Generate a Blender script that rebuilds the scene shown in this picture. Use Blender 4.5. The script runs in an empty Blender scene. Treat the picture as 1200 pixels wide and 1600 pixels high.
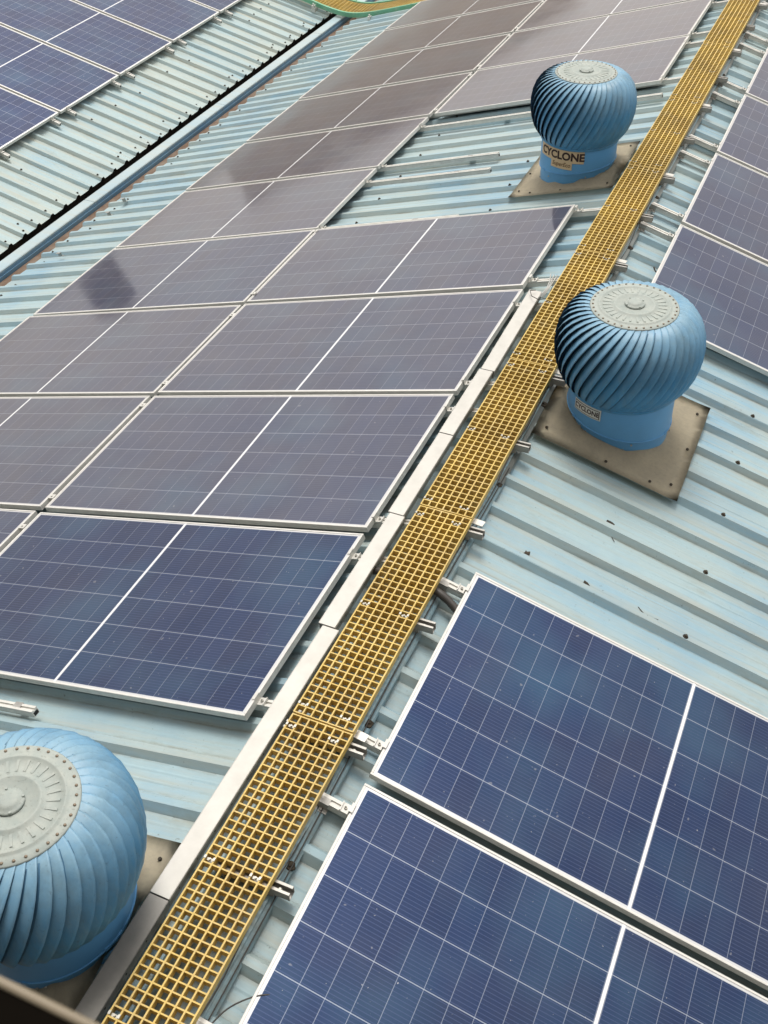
import bpy, bmesh, math, random
from mathutils import Vector, Matrix, Euler
S = bpy.context.scene
PI = math.pi
# ------------------------------------------------------------------ camera
cd = bpy.data.cameras.new('camera')
cam = bpy.data.objects.new('camera', cd)
S.collection.objects.link(cam)
S.camera = cam
cam.location = (1.4428, -1.0379, 3.8176)
cam.rotation_euler = (0.8298, 0.0261, 0.4167)
cd.sensor_fit = 'VERTICAL'
cd.sensor_height = 24.0
cd.lens = 1684.5 / 1600 * 24.0
cd.clip_start = 0.02
cd.clip_end = 3000
cd.dof.use_dof = True
cd.dof.focus_distance = 6.5
cd.dof.aperture_fstop = 8.0
# ------------------------------------------------------------------ sky, sun, exposure
SUN_EL, SUN_AZ = math.radians(68), math.radians(-25)      # azimuth clockwise from +Y
w = bpy.data.worlds.new('World')
S.world = w
w.use_nodes = True
nt = w.node_tree
nt.nodes.clear()
wo = nt.nodes.new('ShaderNodeOutputWorld')
bg = nt.nodes.new('ShaderNodeBackground')
sky = nt.nodes.new('ShaderNodeTexSky')
sky.sky_type = 'NISHITA'
sky.sun_disc = False
sky.sun_elevation = SUN_EL
sky.sun_rotation = SUN_AZ
sky.air_density = 1.0
sky.dust_density = 5.0
sky.ozone_density = 1.0
hs = nt.nodes.new('ShaderNodeHueSaturation')
hs.inputs['Saturation'].default_value = 0.28
mxw = nt.nodes.new('ShaderNodeMix'); mxw.data_type = 'RGBA'; mxw.blend_type = 'MULTIPLY'
mxw.inputs[0].default_value = 1.0
mxw.inputs[7].default_value = (1.0, 0.965, 0.945, 1)
cl = nt.nodes.new('ShaderNodeMix'); cl.data_type = 'RGBA'      # thin even cloud over the blue
cl.inputs[0].default_value = .5
cl.inputs[7].default_value = (6.15, 5.95, 5.6, 1)
nt.links.new(sky.outputs[0], hs.inputs['Color'])
nt.links.new(hs.outputs[0], mxw.inputs[6])
nt.links.new(mxw.outputs[2], cl.inputs[6])
nt.links.new(cl.outputs[2], bg.inputs[0])
bg.inputs[1].default_value = 0.15
nt.links.new(bg.outputs[0], wo.inputs[0])
sd = bpy.data.lights.new('sun', 'SUN')
sd.energy = 1.4
sd.angle = math.radians(20)
sd.color = (1.0, 0.96, 0.90)
sun = bpy.data.objects.new('sun', sd)
S.collection.objects.link(sun)
sdir = Vector((math.sin(SUN_AZ) * math.cos(SUN_EL), math.cos(SUN_AZ) * math.cos(SUN_EL), math.sin(SUN_EL)))
sun.rotation_euler = sdir.to_track_quat('Z', 'Y').to_euler()
S.render.engine = 'CYCLES'
S.view_settings.view_transform = 'Standard'
S.view_settings.look = 'None'
S.view_settings.exposure = 0.40
S.view_settings.gamma = 1.0
S.view_settings.use_curve_mapping = False
rnd = random.Random(7)

# ------------------------------------------------------------------ materials
class N:
    def __init__(s, name):
        s.m = bpy.data.materials.new(name)
        s.m.use_nodes = True
        s.t = s.m.node_tree
        s.b = s.t.nodes['Principled BSDF']
    def n(s, kind, **kw):
        x = s.t.nodes.new(kind)
        for k, v in kw.items():
            setattr(x, k, v)
        return x
    def l(s, a, b):
        s.t.links.new(a, b)
    def val(s, v):
        x = s.n('ShaderNodeValue'); x.outputs[0].default_value = v; return x.outputs[0]
    def math(s, op, a, b=None, c=None, clamp=False):
        x = s.n('ShaderNodeMath', operation=op, use_clamp=clamp)
        for i, v in enumerate((a, b, c)):
            if v is None: continue
            if isinstance(v, (int, float)): x.inputs[i].default_value = v
            else: s.l(v, x.inputs[i])
        return x.outputs[0]
    def mix(s, f, a, b, mode='MIX'):
        x = s.n('ShaderNodeMix', data_type='RGBA', blend_type=mode)
        for i, v in ((0, f), (6, a), (7, b)):
            if isinstance(v, (int, float)): x.inputs[i].default_value = v
            elif isinstance(v, (tuple, list)): x.inputs[i].default_value = (*v, 1)
            else: s.l(v, x.inputs[i])
        return x.outputs[2]
    def coord(s, kind='Object', scale=(1, 1, 1), offset=None):
        tc = s.n('ShaderNodeTexCoord')
        mp = s.n('ShaderNodeMapping')
        mp.inputs['Scale'].default_value = scale
        s.l(tc.outputs[kind], mp.inputs['Vector'])
        if offset is not None:
            s.l(offset, mp.inputs['Location'])
        return mp.outputs[0]
    def geo(s, scale=(1, 1, 1)):
        g = s.n('ShaderNodeNewGeometry')
        mp = s.n('ShaderNodeMapping')
        mp.inputs['Scale'].default_value = scale
        s.l(g.outputs['Position'], mp.inputs['Vector'])
        return mp.outputs[0]
    def noise(s, vec, scale, detail=4, rough=.6, lo=.4, hi=.6):
        x = s.n('ShaderNodeTexNoise')
        x.inputs['Scale'].default_value = scale
        x.inputs['Detail'].default_value = detail
        x.inputs['Roughness'].default_value = rough
        s.l(vec, x.inputs['Vector'])
        r = s.n('ShaderNodeMapRange')
        r.inputs[1].default_value = lo; r.inputs[2].default_value = hi
        s.l(x.outputs[0], r.inputs[0])
        return r.outputs[0]
    def bump(s, h, strength=.2, dist=.002):
        b = s.n('ShaderNodeBump')
        b.inputs['Strength'].default_value = strength
        b.inputs['Distance'].default_value = dist
        s.l(h, b.inputs['Height'])
        s.l(b.outputs[0], s.b.inputs['Normal'])
    def set(s, **kw):
        names = dict(col='Base Color', rough='Roughness', metal='Metallic', coat='Coat Weight', coatr='Coat Roughness', spec='Specular IOR Level')
        for k, v in kw.items():
            i = s.b.inputs[names[k]]
            if isinstance(v, (int, float)): i.default_value = v
            elif isinstance(v, (tuple, list)): i.default_value = (*v, 1)
            else: s.l(v, i)
        return s.m

def mat_roof(name, base, dirt, blue, amount=1.0, ribs=False):
    k = N(name)
    streak = k.noise(k.geo((.35, 9, .35)), 2.0, 6, .7, .42, .72)
    cloud = k.noise(k.geo(), 1.1, 5, .6, .42, .68)
    speck = k.noise(k.geo(), 38, 3, .7, .66, .76)
    fine = k.noise(k.geo((1, 4, 1)), 24, 4, .7, .3, .7)
    c = k.mix(k.math('MULTIPLY', cloud, .75), base, blue)
    c = k.mix(k.math('MULTIPLY', streak, .55 * amount), c, dirt)
    c = k.mix(k.math('MULTIPLY', fine, .25), c, tuple(x * .72 for x in base))
    c = k.mix(k.math('MULTIPLY', speck, .45 * amount), c, (.09, .08, .06))
    if ribs == 'cap':                         # darker olive band along the cap below the grating, edge broken by noise
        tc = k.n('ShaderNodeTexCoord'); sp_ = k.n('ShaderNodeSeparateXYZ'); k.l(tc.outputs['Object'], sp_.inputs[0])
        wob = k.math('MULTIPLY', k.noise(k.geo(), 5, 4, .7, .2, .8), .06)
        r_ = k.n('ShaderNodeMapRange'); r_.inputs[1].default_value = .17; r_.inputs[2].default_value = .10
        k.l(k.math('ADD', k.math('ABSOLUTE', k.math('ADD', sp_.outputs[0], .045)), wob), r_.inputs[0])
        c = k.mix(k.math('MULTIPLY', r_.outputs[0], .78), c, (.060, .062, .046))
    elif ribs:                                  # dirt washed against the feet of the ribs
        tc = k.n('ShaderNodeTexCoord'); sp_ = k.n('ShaderNodeSeparateXYZ'); k.l(tc.outputs['Object'], sp_.inputs[0])
        fr = k.math('FRACT', k.math('DIVIDE', k.math('ABSOLUTE', sp_.outputs[1]), .25))
        d1 = k.math('ABSOLUTE', k.math('SUBTRACT', fr, .262)); d2 = k.math('ABSOLUTE', k.math('SUBTRACT', fr, .882))
        dd = k.math('MINIMUM', d1, d2)
        r_ = k.n('ShaderNodeMapRange'); r_.inputs[1].default_value = .055; r_.inputs[2].default_value = .0; k.l(dd, r_.inputs[0])
        dn = k.noise(k.geo((1.2, 6, 1.2)), 3.0, 6, .75, .40, .68)
        c = k.mix(k.math('MULTIPLY', k.math('MULTIPLY', r_.outputs[0], dn), .75), c, (.20, .165, .10))
        blot = k.noise(k.geo((1, 2.5, 1)), 1.7, 6, .75, .56, .74)
        c = k.mix(k.math('MULTIPLY', blot, .45), c, (.24, .25, .19))
    k.bump(k.noise(k.geo(), 9, 3, .5, .2, .8), .25, .004)
    return k.set(col=c, rough=.46, spec=.4)

M = {}
M['roof'] = mat_roof(ribs=True, name='faded_blue_roof_paint', base=(.35, .475, .505), dirt=(.42, .40, .31), blue=(.18, .36, .50), amount=1.35)
M['roof_far'] = mat_roof('faded_blue_far_roof_paint', (.38, .485, .485), (.44, .40, .29), (.24, .41, .50), 1.5, True)
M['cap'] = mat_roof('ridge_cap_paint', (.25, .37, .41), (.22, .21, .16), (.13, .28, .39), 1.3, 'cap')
M['side_blue'] = mat_roof('tray_side_paint', (.17, .32, .45), (.2, .2, .17), (.10, .24, .40), .8)
M['strip_blue'] = mat_roof('gutter_strip_paint', (.40, .49, .51), (.42, .42, .34), (.28, .42, .50), 1.0)
k = N('galvanised_cap'); c = k.noise(k.geo((1, .3, 1)), 6, 6, .7, .35, .65)
M['cap_grey'] = k.set(col=k.mix(c, (.30, .33, .32), (.16, .17, .155)), rough=.42, metal=.55)

def metal(name, a, b, rough, met=1.0, sc=14, aniso=None):
    k = N(name)
    c = k.noise(k.coord('Object', (1, 1, 1)), sc, 5, .7, .35, .68)
    k.bump(k.noise(k.coord(), 5, 3, .5, .2, .8), .12, .002)
    return k.set(col=k.mix(c, a, b), rough=rough, metal=met)
M['frame'] = metal('panel_frame_aluminium', (.72, .71, .67), (.62, .61, .57), .48, .2)
M['rail'] = metal('rail_aluminium', (.72, .71, .66), (.60, .59, .55), .48, .15)
M['clamp'] = metal('clamp_aluminium', (.66, .65, .61), (.54, .53, .49), .45, .3)
M['trunk'] = metal('trunking_aluminium', (.57, .56, .52), (.47, .46, .425), .55, .2, 5)
M['trunk_dull'] = metal('trunking_weathered', (.25, .24, .22), (.19, .185, .17), .5, .3, 5)
M['steel'] = metal('bracket_steel', (.44, .43, .40), (.30, .29, .27), .50, .4)
M['bolt'] = metal('stainless_bolt', (.46, .45, .40), (.34, .33, .29), .45, .4)
k = N('opening_black'); M['black'] = k.set(col=(.012, .011, .010), rough=.65)  # flat black painted for the shade inside holes, slots and sockets
k = N('sealant'); c = k.noise(k.coord(), 30, 4, .7, .35, .65)
M['sealant'] = k.set(col=k.mix(c, (.028, .024, .020), (.09, .075, .055)), rough=.9, spec=.2)
k = N('cable_jacket'); M['cable'] = k.set(col=(.055, .050, .045), rough=.5)
k = N('cable_white'); M['cable_white'] = k.set(col=(.5, .5, .47), rough=.5)
k = N('interior_dark'); M['inner'] = k.set(col=(.02, .025, .03), rough=.9)
k = N('leaf_litter'); M['leaf'] = k.set(col=(.045, .032, .018), rough=.9)

def mat_grating(name, a, b, dirt):
    k = N(name)
    c = k.noise(k.geo(), 3, 5, .65, .38, .66)
    d = k.noise(k.geo(), 60, 3, .7, .55, .75)
    e = k.noise(k.geo(), 1.3, 3, .6, .5, .8)
    col = k.mix(c, a, b)
    col = k.mix(k.math('MULTIPLY', d, .5), col, dirt)
    f_ = k.noise(k.geo((1, 1, 1)), 11, 5, .8, .48, .72)
    col = k.mix(k.math('MULTIPLY', e, .5), col, dirt)
    col = k.mix(k.math('MULTIPLY', f_, .35), col, (.62, .56, .40))
    return k.set(col=col, rough=.5, spec=.4)
M['grate'] = mat_grating('yellow_fibreglass', (.70, .50, .13), (.55, .38, .10), (.27, .20, .10))
M['green'] = mat_grating('green_fibreglass', (.14, .42, .25), (.20, .50, .33), (.12, .22, .15))

# solar cells under glass
def mat_cells(film=.004, sheen=.25, name='solar_cells_under_glass'):
    k = N(name)
    tc = k.n('ShaderNodeTexCoord')
    sp = k.n('ShaderNodeSeparateXYZ'); k.l(tc.outputs['Object'], sp.inputs[0])
    x, y = sp.outputs[0], sp.outputs[1]
    oi = k.n('ShaderNodeObjectInfo')
    cx = k.n('ShaderNodeCombineXYZ'); 
    k.l(k.math('MULTIPLY', oi.outputs['Random'], 40), cx.inputs[0]); k.l(k.math('MULTIPLY', oi.outputs['Random'], 91), cx.inputs[1])
    vec = k.n('ShaderNodeVectorMath', operation='ADD'); k.l(tc.outputs['Object'], vec.inputs[0]); k.l(cx.outputs[0], vec.inputs[1])
    vec = vec.outputs[0]
    ax = k.math('ABSOLUTE', x)
    px_, py_ = 1.158 / 11, (PW - .044) / 6
    ux = k.math('DIVIDE', k.math('SUBTRACT', ax, .010), px_)
    uy = k.math('DIVIDE', k.math('ADD', y, PW / 2 - .022), py_)
    def line(u, half):     # 1 near integers
        fr = k.math('FRACT', u)
        dd = k.math('MINIMUM', fr, k.math('SUBTRACT', 1.0, fr))
        return k.math('LESS_THAN', dd, half)
    lx = line(ux, .0013 / px_)
    ly = line(uy, .0019 / py_)
    bus = line(k.math('ADD', k.math('MULTIPLY', uy, 12), .5), .075)
    # each cell slightly different in tone
    cid = k.n('ShaderNodeCombineXYZ')
    k.l(k.math('FLOOR', k.math('MULTIPLY', k.math('SIGN', x), k.math('ADD', ux, 1))), cid.inputs[0])
    k.l(k.math('FLOOR', uy), cid.inputs[1]); k.l(k.math('MULTIPLY', oi.outputs['Random'], 57), cid.inputs[2])
    wn = k.n('ShaderNodeTexWhiteNoise', noise_dimensions='3D'); k.l(cid.outputs[0], wn.inputs[0])
    cell = k.mix(wn.outputs[0], (.0026, .020, .078), (.0046, .028, .102))
    cell = k.mix(k.math('MULTIPLY', oi.outputs['Random'], .25), cell, (.012, .024, .060))
    cell = k.mix(k.math('MULTIPLY', k.noise(vec, 1.6, 3, .5, .46, .76), .75), cell, (.022, .078, .150))
    cell = k.mix(k.math('MULTIPLY', bus, .62), cell, (.055, .085, .19))
    c = k.mix(k.math('MULTIPLY', lx, .42), cell, (.42, .47, .56))
    c = k.mix(k.math('MULTIPLY', ly, .62), c, (.42, .47, .56))
    ob = k.math('GREATER_THAN', k.math('ABSOLUTE', k.math('SUBTRACT', uy, 3.0)), 3.0)
    ob2 = k.math('GREATER_THAN', ux, 11.0)
    c = k.mix(k.math('MAXIMUM', ob, ob2), c, (.62, .63, .64))
    dust = k.noise(vec, 2.2, 6, .65, .35, .8)
    speck = k.noise(vec, 75, 2, .6, .735, .77)
    spot = k.noise(vec, 26, 1, .5, .76, .79)
    c = k.mix(k.math('ADD', k.math('MULTIPLY', dust, .05 + film*.6), film), c, (.37, .325, .265))
    c = k.mix(k.math('MULTIPLY', speck, .55), c, (.5, .5, .5))
    c = k.mix(k.math('MULTIPLY', spot, .22), c, (.5, .5, .5))
    r = k.math('ADD', k.math('MULTIPLY', dust, .09), .045)
    k.b.inputs['Metallic'].default_value = .55
    k.b.inputs['Coat IOR'].default_value = 1.40 if film < .01 else 1.56
    k.b.inputs['Specular Tint'].default_value = (.48, .27, .13, 1)      # silicon loses its blue towards grazing angles
    k.b.inputs['Sheen Weight'].default_value = sheen
    k.b.inputs['Sheen Roughness'].default_value = .32
    k.b.inputs['Sheen Tint'].default_value = (1.0, .84, .66, 1)
    return k.set(col=c, rough=.45, spec=.12, coat=1.0, coatr=r)
PL, PW, PT = 2.384, 1.2874, .035
M['cells'] = mat_cells()
M['cells_dust_sky'] = mat_cells(.085, .9, 'dust_and_sky_film_solar_cells')  # pale film: dust, plus warm sky reflection painted into the colour
M['cells_mid'] = mat_cells(.030, .6, 'slight_dust_and_sky_film_solar_cells')  # thinner film of dust and painted sky reflection
k = N('white_backsheet'); M['backsheet'] = k.set(col=(.74, .75, .76), rough=.4, coat=1.0, coatr=.08)

def mat_turbine(name, base, chalk, dirtamt):
    k = N(name)
    tc = k.n('ShaderNodeTexCoord')
    g = k.n('ShaderNodeNewGeometry')
    sp = k.n('ShaderNodeSeparateXYZ'); k.l(tc.outputs['Object'], sp.inputs[0])
    mr = k.n('ShaderNodeMapRange'); mr.inputs[1].default_value = .30; mr.inputs[2].default_value = .55
    k.l(sp.outputs[2], mr.inputs[0])
    n1 = k.noise(k.geo((1, 1, .4)), 9, 5, .7, .3, .75)
    f = k.math('MULTIPLY', mr.outputs[0], k.math('ADD', k.math('MULTIPLY', n1, .5), .5))
    c = k.mix(k.math('MULTIPLY', f, .75), base, chalk)
    n2 = k.noise(k.geo((1, 1, .5)), 5, 5, .7, .48, .75)
    c = k.mix(k.math('MULTIPLY', n2, dirtamt), c, (.085, .14, .17))
    n4 = k.noise(k.geo((3, 3, .5)), 7, 5, .75, .45, .75)
    c = k.mix(k.math('MULTIPLY', n4, .35), c, (.22, .36, .44))
    n3 = k.noise(k.geo((1, 1, 1)), 55, 3, .7, .62, .74)
    c = k.mix(k.math('MULTIPLY', n3, .35), c, (.05, .05, .05))
    return k.set(col=c, rough=.42, spec=.4)
BLUE = (.062, .26, .49)
M['tblue'] = mat_turbine('ventilator_blue_paint', BLUE, (.34, .49, .54), .6)
k = N('soot_and_groove_shade_paint'); c = k.noise(k.geo(), 18, 4, .7, .3, .7)  # blade blue darkened: soot, plus the shade of the grooves painted in
M['tsoot_shade'] = k.set(col=k.mix(c, (.045, .12, .20), (.07, .20, .34)), rough=.6)
k = N('ventilator_throat_paint')
c = k.noise(k.geo(), 4, 5, .6, .4, .7)
M['throat'] = k.set(col=k.mix(k.math('MULTIPLY', c, .4), (.12, .36, .66), (.10, .27, .48)), rough=.38, spec=.45)
k = N('ventilator_top_plate'); c = k.noise(k.coord(), 14, 6, .7, .35, .7); d = k.noise(k.coord(), 70, 3, .7, .58, .72)
M['plate'] = k.set(col=k.mix(k.math('MULTIPLY', d, .5), k.mix(c, (.40, .43, .39), (.30, .35, .33)), (.15, .15, .12)), rough=.6)
k = N('flashing_sheet'); c = k.noise(k.geo(), 4, 6, .7, .35, .68); d = k.noise(k.geo(), 45, 4, .7, .45, .75)
M['flash'] = k.set(col=k.mix(k.math('MULTIPLY', d, .22), k.mix(c, (.66, .59, .44), (.54, .48, .36)), (.2, .17, .12)), rough=.75)
k = N('rust'); c = k.noise(k.geo(), 5, 6, .7, .35, .65)
M['rust'] = k.set(col=k.mix(c, (.13, .075, .045), (.22, .17, .13)), rough=.9)
k = N('gutter_black'); c = k.noise(k.geo(), 4, 6, .7, .4, .7)
M['gutter'] = k.set(col=k.mix(c, (.020, .016, .012), (.07, .05, .035)), rough=.9)
k = N('label_tan'); M['lab_tan'] = k.set(col=(.62, .46, .28), rough=.5)
k = N('label_white'); M['lab_white'] = k.set(col=(.66, .66, .62), rough=.5)
k = N('label_ink'); M['ink'] = k.set(col=(.035, .012, .010), rough=.6)
k = N('label_gold'); M['gold'] = k.set(col=(.16, .085, .03), rough=.6)
k = N('building_wall'); c = k.noise(k.geo(), 1.5, 5, .6, .35, .7)
M['wall'] = k.set(col=k.mix(c, (.17, .16, .15), (.12, .115, .11)), rough=.7)
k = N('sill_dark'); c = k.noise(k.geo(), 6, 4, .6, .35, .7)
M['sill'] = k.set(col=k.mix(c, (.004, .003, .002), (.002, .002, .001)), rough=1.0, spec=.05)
k = N('sill_edge'); M['sill_edge'] = k.set(col=(.22, .18, .12), rough=.4)
k = N('far_ground'); c = k.noise(k.geo(), .05, 5, .6, .35, .7)
M['ground'] = k.set(col=k.mix(c, (.16, .13, .095), (.10, .09, .07)), rough=1)
k = N('added_hall_brown_wall'); M['added_hall_wall'] = k.set(col=(.42, .375, .29), rough=.9)
k = N('brown_far_window'); M['farwindow'] = k.set(col=(.27, .23, .18), rough=.6)

# ------------------------------------------------------------------ mesh helpers
def box(bm, x0, x1, y0, y1, z0, z1, mi=0):
    v = [bm.verts.new(p) for p in ((x0,y0,z0),(x1,y0,z0),(x1,y1,z0),(x0,y1,z0),(x0,y0,z1),(x1,y0,z1),(x1,y1,z1),(x0,y1,z1))]
    for f in ((0,3,2,1),(4,5,6,7),(0,1,5,4),(1,2,6,5),(2,3,7,6),(3,0,4,7)):
        bm.faces.new([v[i] for i in f]).material_index = mi
    return v
def bevbox(x0, x1, y0, y1, z0, z1, b=.002):
    bm = bmesh.new(); box(bm, x0, x1, y0, y1, z0, z1)
    bmesh.ops.bevel(bm, geom=bm.edges[:], offset=b, segments=1, affect='EDGES')
    return bm
def cyl(bm, cx, cy, z0, z1, r, n=12, r2=None, cap=True, mi=0):
    r2 = r if r2 is None else r2
    a = [bm.verts.new((cx + r*math.cos(2*PI*i/n), cy + r*math.sin(2*PI*i/n), z0)) for i in range(n)]
    b = [bm.verts.new((cx + r2*math.cos(2*PI*i/n), cy + r2*math.sin(2*PI*i/n), z1)) for i in range(n)]
    for i in range(n):
        f = bm.faces.new((a[i], a[(i+1)%n], b[(i+1)%n], b[i])); f.smooth = True; f.material_index = mi
    if cap:
        bm.faces.new(b).material_index = mi; bm.faces.new(a[::-1]).material_index = mi
def extrude_profile(bm, pts, x0, x1, closed=True):      # pts (y,z) swept along x
    n = len(pts)
    a = [bm.verts.new((x0, p[0], p[1])) for p in pts]; b = [bm.verts.new((x1, p[0], p[1])) for p in pts]
    for i in range(n if closed else n-1):
        j = (i+1) % n
        bm.faces.new((a[i], b[i], b[j], a[j]))
    if closed:
        bm.faces.new(a); bm.faces.new(b[::-1])
def tube(bm, pts, r, n=8, wave=0):
    P = [Vector(p) for p in pts]; rings = []
    for i, p in enumerate(P):
        t = (P[min(i+1, len(P)-1)] - P[max(i-1, 0)]).normalized()
        u = t.orthogonal().normalized() if i == 0 else (u - t*u.dot(t)).normalized()
        q = t.cross(u)
        rr = r * (1 + wave * (1 if i % 2 else -1))
        rings.append([bm.verts.new(p + rr*(u*math.cos(2*PI*j/n) + q*math.sin(2*PI*j/n))) for j in range(n)])
    for A, B in zip(rings, rings[1:]):
        for j in range(n):
            f = bm.faces.new((A[j], A[(j+1)%n], B[(j+1)%n], B[j])); f.smooth = True
    bm.faces.new(rings[0][::-1]); bm.faces.new(rings[-1])
def mesh(name, bm, *mats):
    bmesh.ops.recalc_face_normals(bm, faces=bm.faces)
    me = bpy.data.meshes.new(name); bm.to_mesh(me); bm.free()
    for m in mats: me.materials.append(M[m])
    return me
def ob(name, data, parent=None, matrix=None):
    o = bpy.data.objects.new(name, data)
    S.collection.objects.link(o)
    if parent is not None: o.parent = parent
    if matrix is not None: o.matrix_basis = matrix
    return o
def tag(o, label=None, cat=None, group=None, kind=None):
    if label: o['label'] = label
    if cat: o['category'] = cat
    if group: o['group'] = group
    if kind: o['kind'] = kind
    return o
def thing(name, label, cat, matrix=None, group=None):
    return tag(ob(name, None, None, matrix), label, cat, group)
def copy_tree(o, matrix=None):
    c = o.copy(); S.collection.objects.link(c)
    if matrix is not None: c.matrix_basis = matrix
    for ch in [q for q in o.children]:
        d = ch.copy(); S.collection.objects.link(d); d.parent = c
        for g in [q for q in ch.children]:
            e = g.copy(); S.collection.objects.link(e); e.parent = d
    return c
T = Matrix.Translation
# slope frames.  origin of every slope = apex line of the panel planes (x=0,z=0)
TH = .2727
THS = .2880
def slope(side, u, v, h=0.0):
    """local x down the slope, z = slope normal"""
    th = THS if side == 'S' else TH
    c, s = math.cos(th), math.sin(th)
    if side == 'L':
        eu, ev, n = Vector((-c,0,-s)), Vector((0,-1,0)), Vector((-s,0,c))
    else:
        eu, ev, n = Vector((c,0,-s)), Vector((0,1,0)), Vector((s,0,c))
    p = eu*u + n*h; p.y += v
    m = Matrix((eu, ev, n)).transposed().to_4x4()
    m.translation = p
    return m
TF = .238
def fslope(u, v, h=0.0):                      # far roof, u=0 at the low edge of its panels, x down the slope
    c, s = math.cos(TF), math.sin(TF)
    eu, n = Vector((c,0,-s)), Vector((s,0,c))
    p = Vector((-7.856, 0, -1.522)) + eu*u + n*h; p.y += v
    m = Matrix((eu, Vector((0,1,0)), n)).transposed().to_4x4(); m.translation = p
    return m

# ------------------------------------------------------------------ ground
bm = bmesh.new(); R_ = 1500
v = [bm.verts.new(p) for p in ((-R_,-R_,0),(R_,-R_,0),(R_,R_,0),(-R_,R_,0))]; bm.faces.new(v)
tag(ob('ground', mesh('ground', bm, 'ground'), None, T((0,0,-8))), kind='structure')

# ------------------------------------------------------------------ ribbed roofs
RP = .25
def sheet_mesh(length, ribs=4, seed=0, both=False):
    """corrugated sheet, x 0..length, y 0..ribs*RP, rib top at z .035; ribs start at y=.0"""
    bm = bmesh.new(); rr = random.Random(seed)
    prof = []
    for i in range(ribs):
        y = i*RP
        prof += [(y-.027,0),(y,.035),(y+.036,.035),(y+.063,0)]
        prof += [(y+.110,0),(y+.120,.0012),(y+.130,0),(y+.165,0),(y+.175,.0012),(y+.185,0)]
    y = ribs*RP
    prof += [(y-.027,0),(y+.002,.0365),(y+.034,.0365),(y+.045,.024)]      # side lap over the next sheet
    nx = max(2, int(length/.45))
    rows = []
    for i in range(nx+1):
        x = length*i/nx
        rows.append([bm.verts.new((x, p[0]+rr.uniform(-.0012,.0012), p[1]+rr.uniform(-.0012,.0012))) for p in prof])
    for a, b in zip(rows, rows[1:]):
        for j in range(len(prof)-1):
            bm.faces.new((a[j], b[j], b[j+1], a[j+1]))
    return bm
LEN = 6.40
near = thing('factory_building', 'building whose pale blue ribbed metal roof carries the yellow walkway along its ridge', 'building')
meshes = {}
def sheets(parent, fr, y0, n, length, matname, flip=False):
    var = []
    for s in range(3):
        bm = sheet_mesh(length, 4, s)
        if flip:                              # keep world +Y rib order on the left slope (local y points to -Y)
            for q in bm.verts: q.co.y = -q.co.y
        bmesh.ops.recalc_face_normals(bm, faces=bm.faces)
        me = bpy.data.meshes.new('roof_sheet'); bm.to_mesh(me); bm.free(); me.materials.append(M[matname])
        var.append(me)
    for i in range(n):
        o = ob('roof_sheet', var[i % 3], parent, fr(y0 + i*4*RP))
sheets(near, lambda y: slope('L', .06, y, -.1205), 6.905-12*RP-4*4*RP*1, 30, 6.45, 'roof', True)
sheets(near, lambda y: slope('R', .06, y, -.1205), 2.881-5*4*RP-0*RP, 28, 6.45, 'roof')
# walls under the eaves
eL = slope('L', 6.44, 0, -.17).translation
for sx, nm in ((-1,'wall'),(1,'wall')):
    bm = bmesh.new(); x = sx*(abs(eL.x)-.12)
    box(bm, min(x, x-.2*sx), max(x, x-.2*sx), -1.0, 26, -8, eL.z)
    ob('wall', mesh('wall', bm, 'wall'), near)
# ridge cap sections
def cap_mesh(L, matname, seed):
    bm = bmesh.new(); rr = random.Random(seed)
    th = TH; c, s = math.cos(th), math.sin(th)
    def pt(u, h):  # right side
        return (u*c + h*s, -u*s + h*c)
    half = [(.0,.004),(.02,-.002),(.118,-.076+.076),(.118,-.002),(.150,-.004),(.156,-.010),(.158,-.034)]
    R = [pt(u, -.080+h) for u, h in half[1:]]
    prof = [(-p[0]-(.04 if i>1 else 0), p[1]-(.011 if i>1 else 0)) for i, p in enumerate(R)][::-1] + [(0, -.078)] + R
    n = max(2, int(L/.3)); rows = []
    for i in range(n+1):
        y = L*i/n
        rows.append([bm.verts.new((p[0]+rr.uniform(-.002,.002), y, p[1]+rr.uniform(-.0015,.0015))) for p in prof])
    for a, b in zip(rows, rows[1:]):
        for j in range(len(prof)-1): bm.faces.new((a[j], b[j], b[j+1], a[j+1]))
    # standing bead along each edge
    return mesh('ridge_cap', bm, matname)
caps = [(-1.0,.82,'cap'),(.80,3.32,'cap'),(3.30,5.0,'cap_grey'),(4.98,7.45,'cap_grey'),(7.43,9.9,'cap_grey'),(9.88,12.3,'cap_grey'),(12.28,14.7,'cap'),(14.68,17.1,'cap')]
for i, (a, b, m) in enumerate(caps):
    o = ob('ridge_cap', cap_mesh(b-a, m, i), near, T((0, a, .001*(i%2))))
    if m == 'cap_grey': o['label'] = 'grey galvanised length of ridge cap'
# raised seam bead beside the walkway on the cap
for sx in (1,):
    bm = bmesh.new()
    for a, b in ((-1.0,.80),(.83,3.3),(3.33,5.0),(5.03,12)):
        y = a
        m = slope('R', .121, 0, -.081)
        for yy0, yy1 in ((a, b),):
            vs = box(bm, -.004, .004, yy0, yy1, -.001, .006)
            for q in vs: q.co = m @ q.co
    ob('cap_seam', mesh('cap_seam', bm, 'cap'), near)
# sealed screws along the cap edge (dark mastic discs)
bm = bmesh.new(); cyl(bm, 0, 0, 0, .004, .024, 14, .019); cyl(bm, .004, .002, .004, .010, .007, 6)
for q in bm.verts: q.co.x *= 1 + .18*math.sin(q.co.y*170); 
seal = mesh('sealant_patch', bm, 'sealant')
for y in (-.35,.13,.80,1.55,2.42,3.30,4.1,5.3,6.15,7.0,7.9,8.8,9.7):
    m = slope('R', .137, y, -.082) @ Matrix.Rotation(rnd.uniform(0,6), 4, 'Z') @ Matrix.Scale(rnd.uniform(.75,1.15), 4)
    ob('sealant_patch', seal, near, m)
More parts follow.
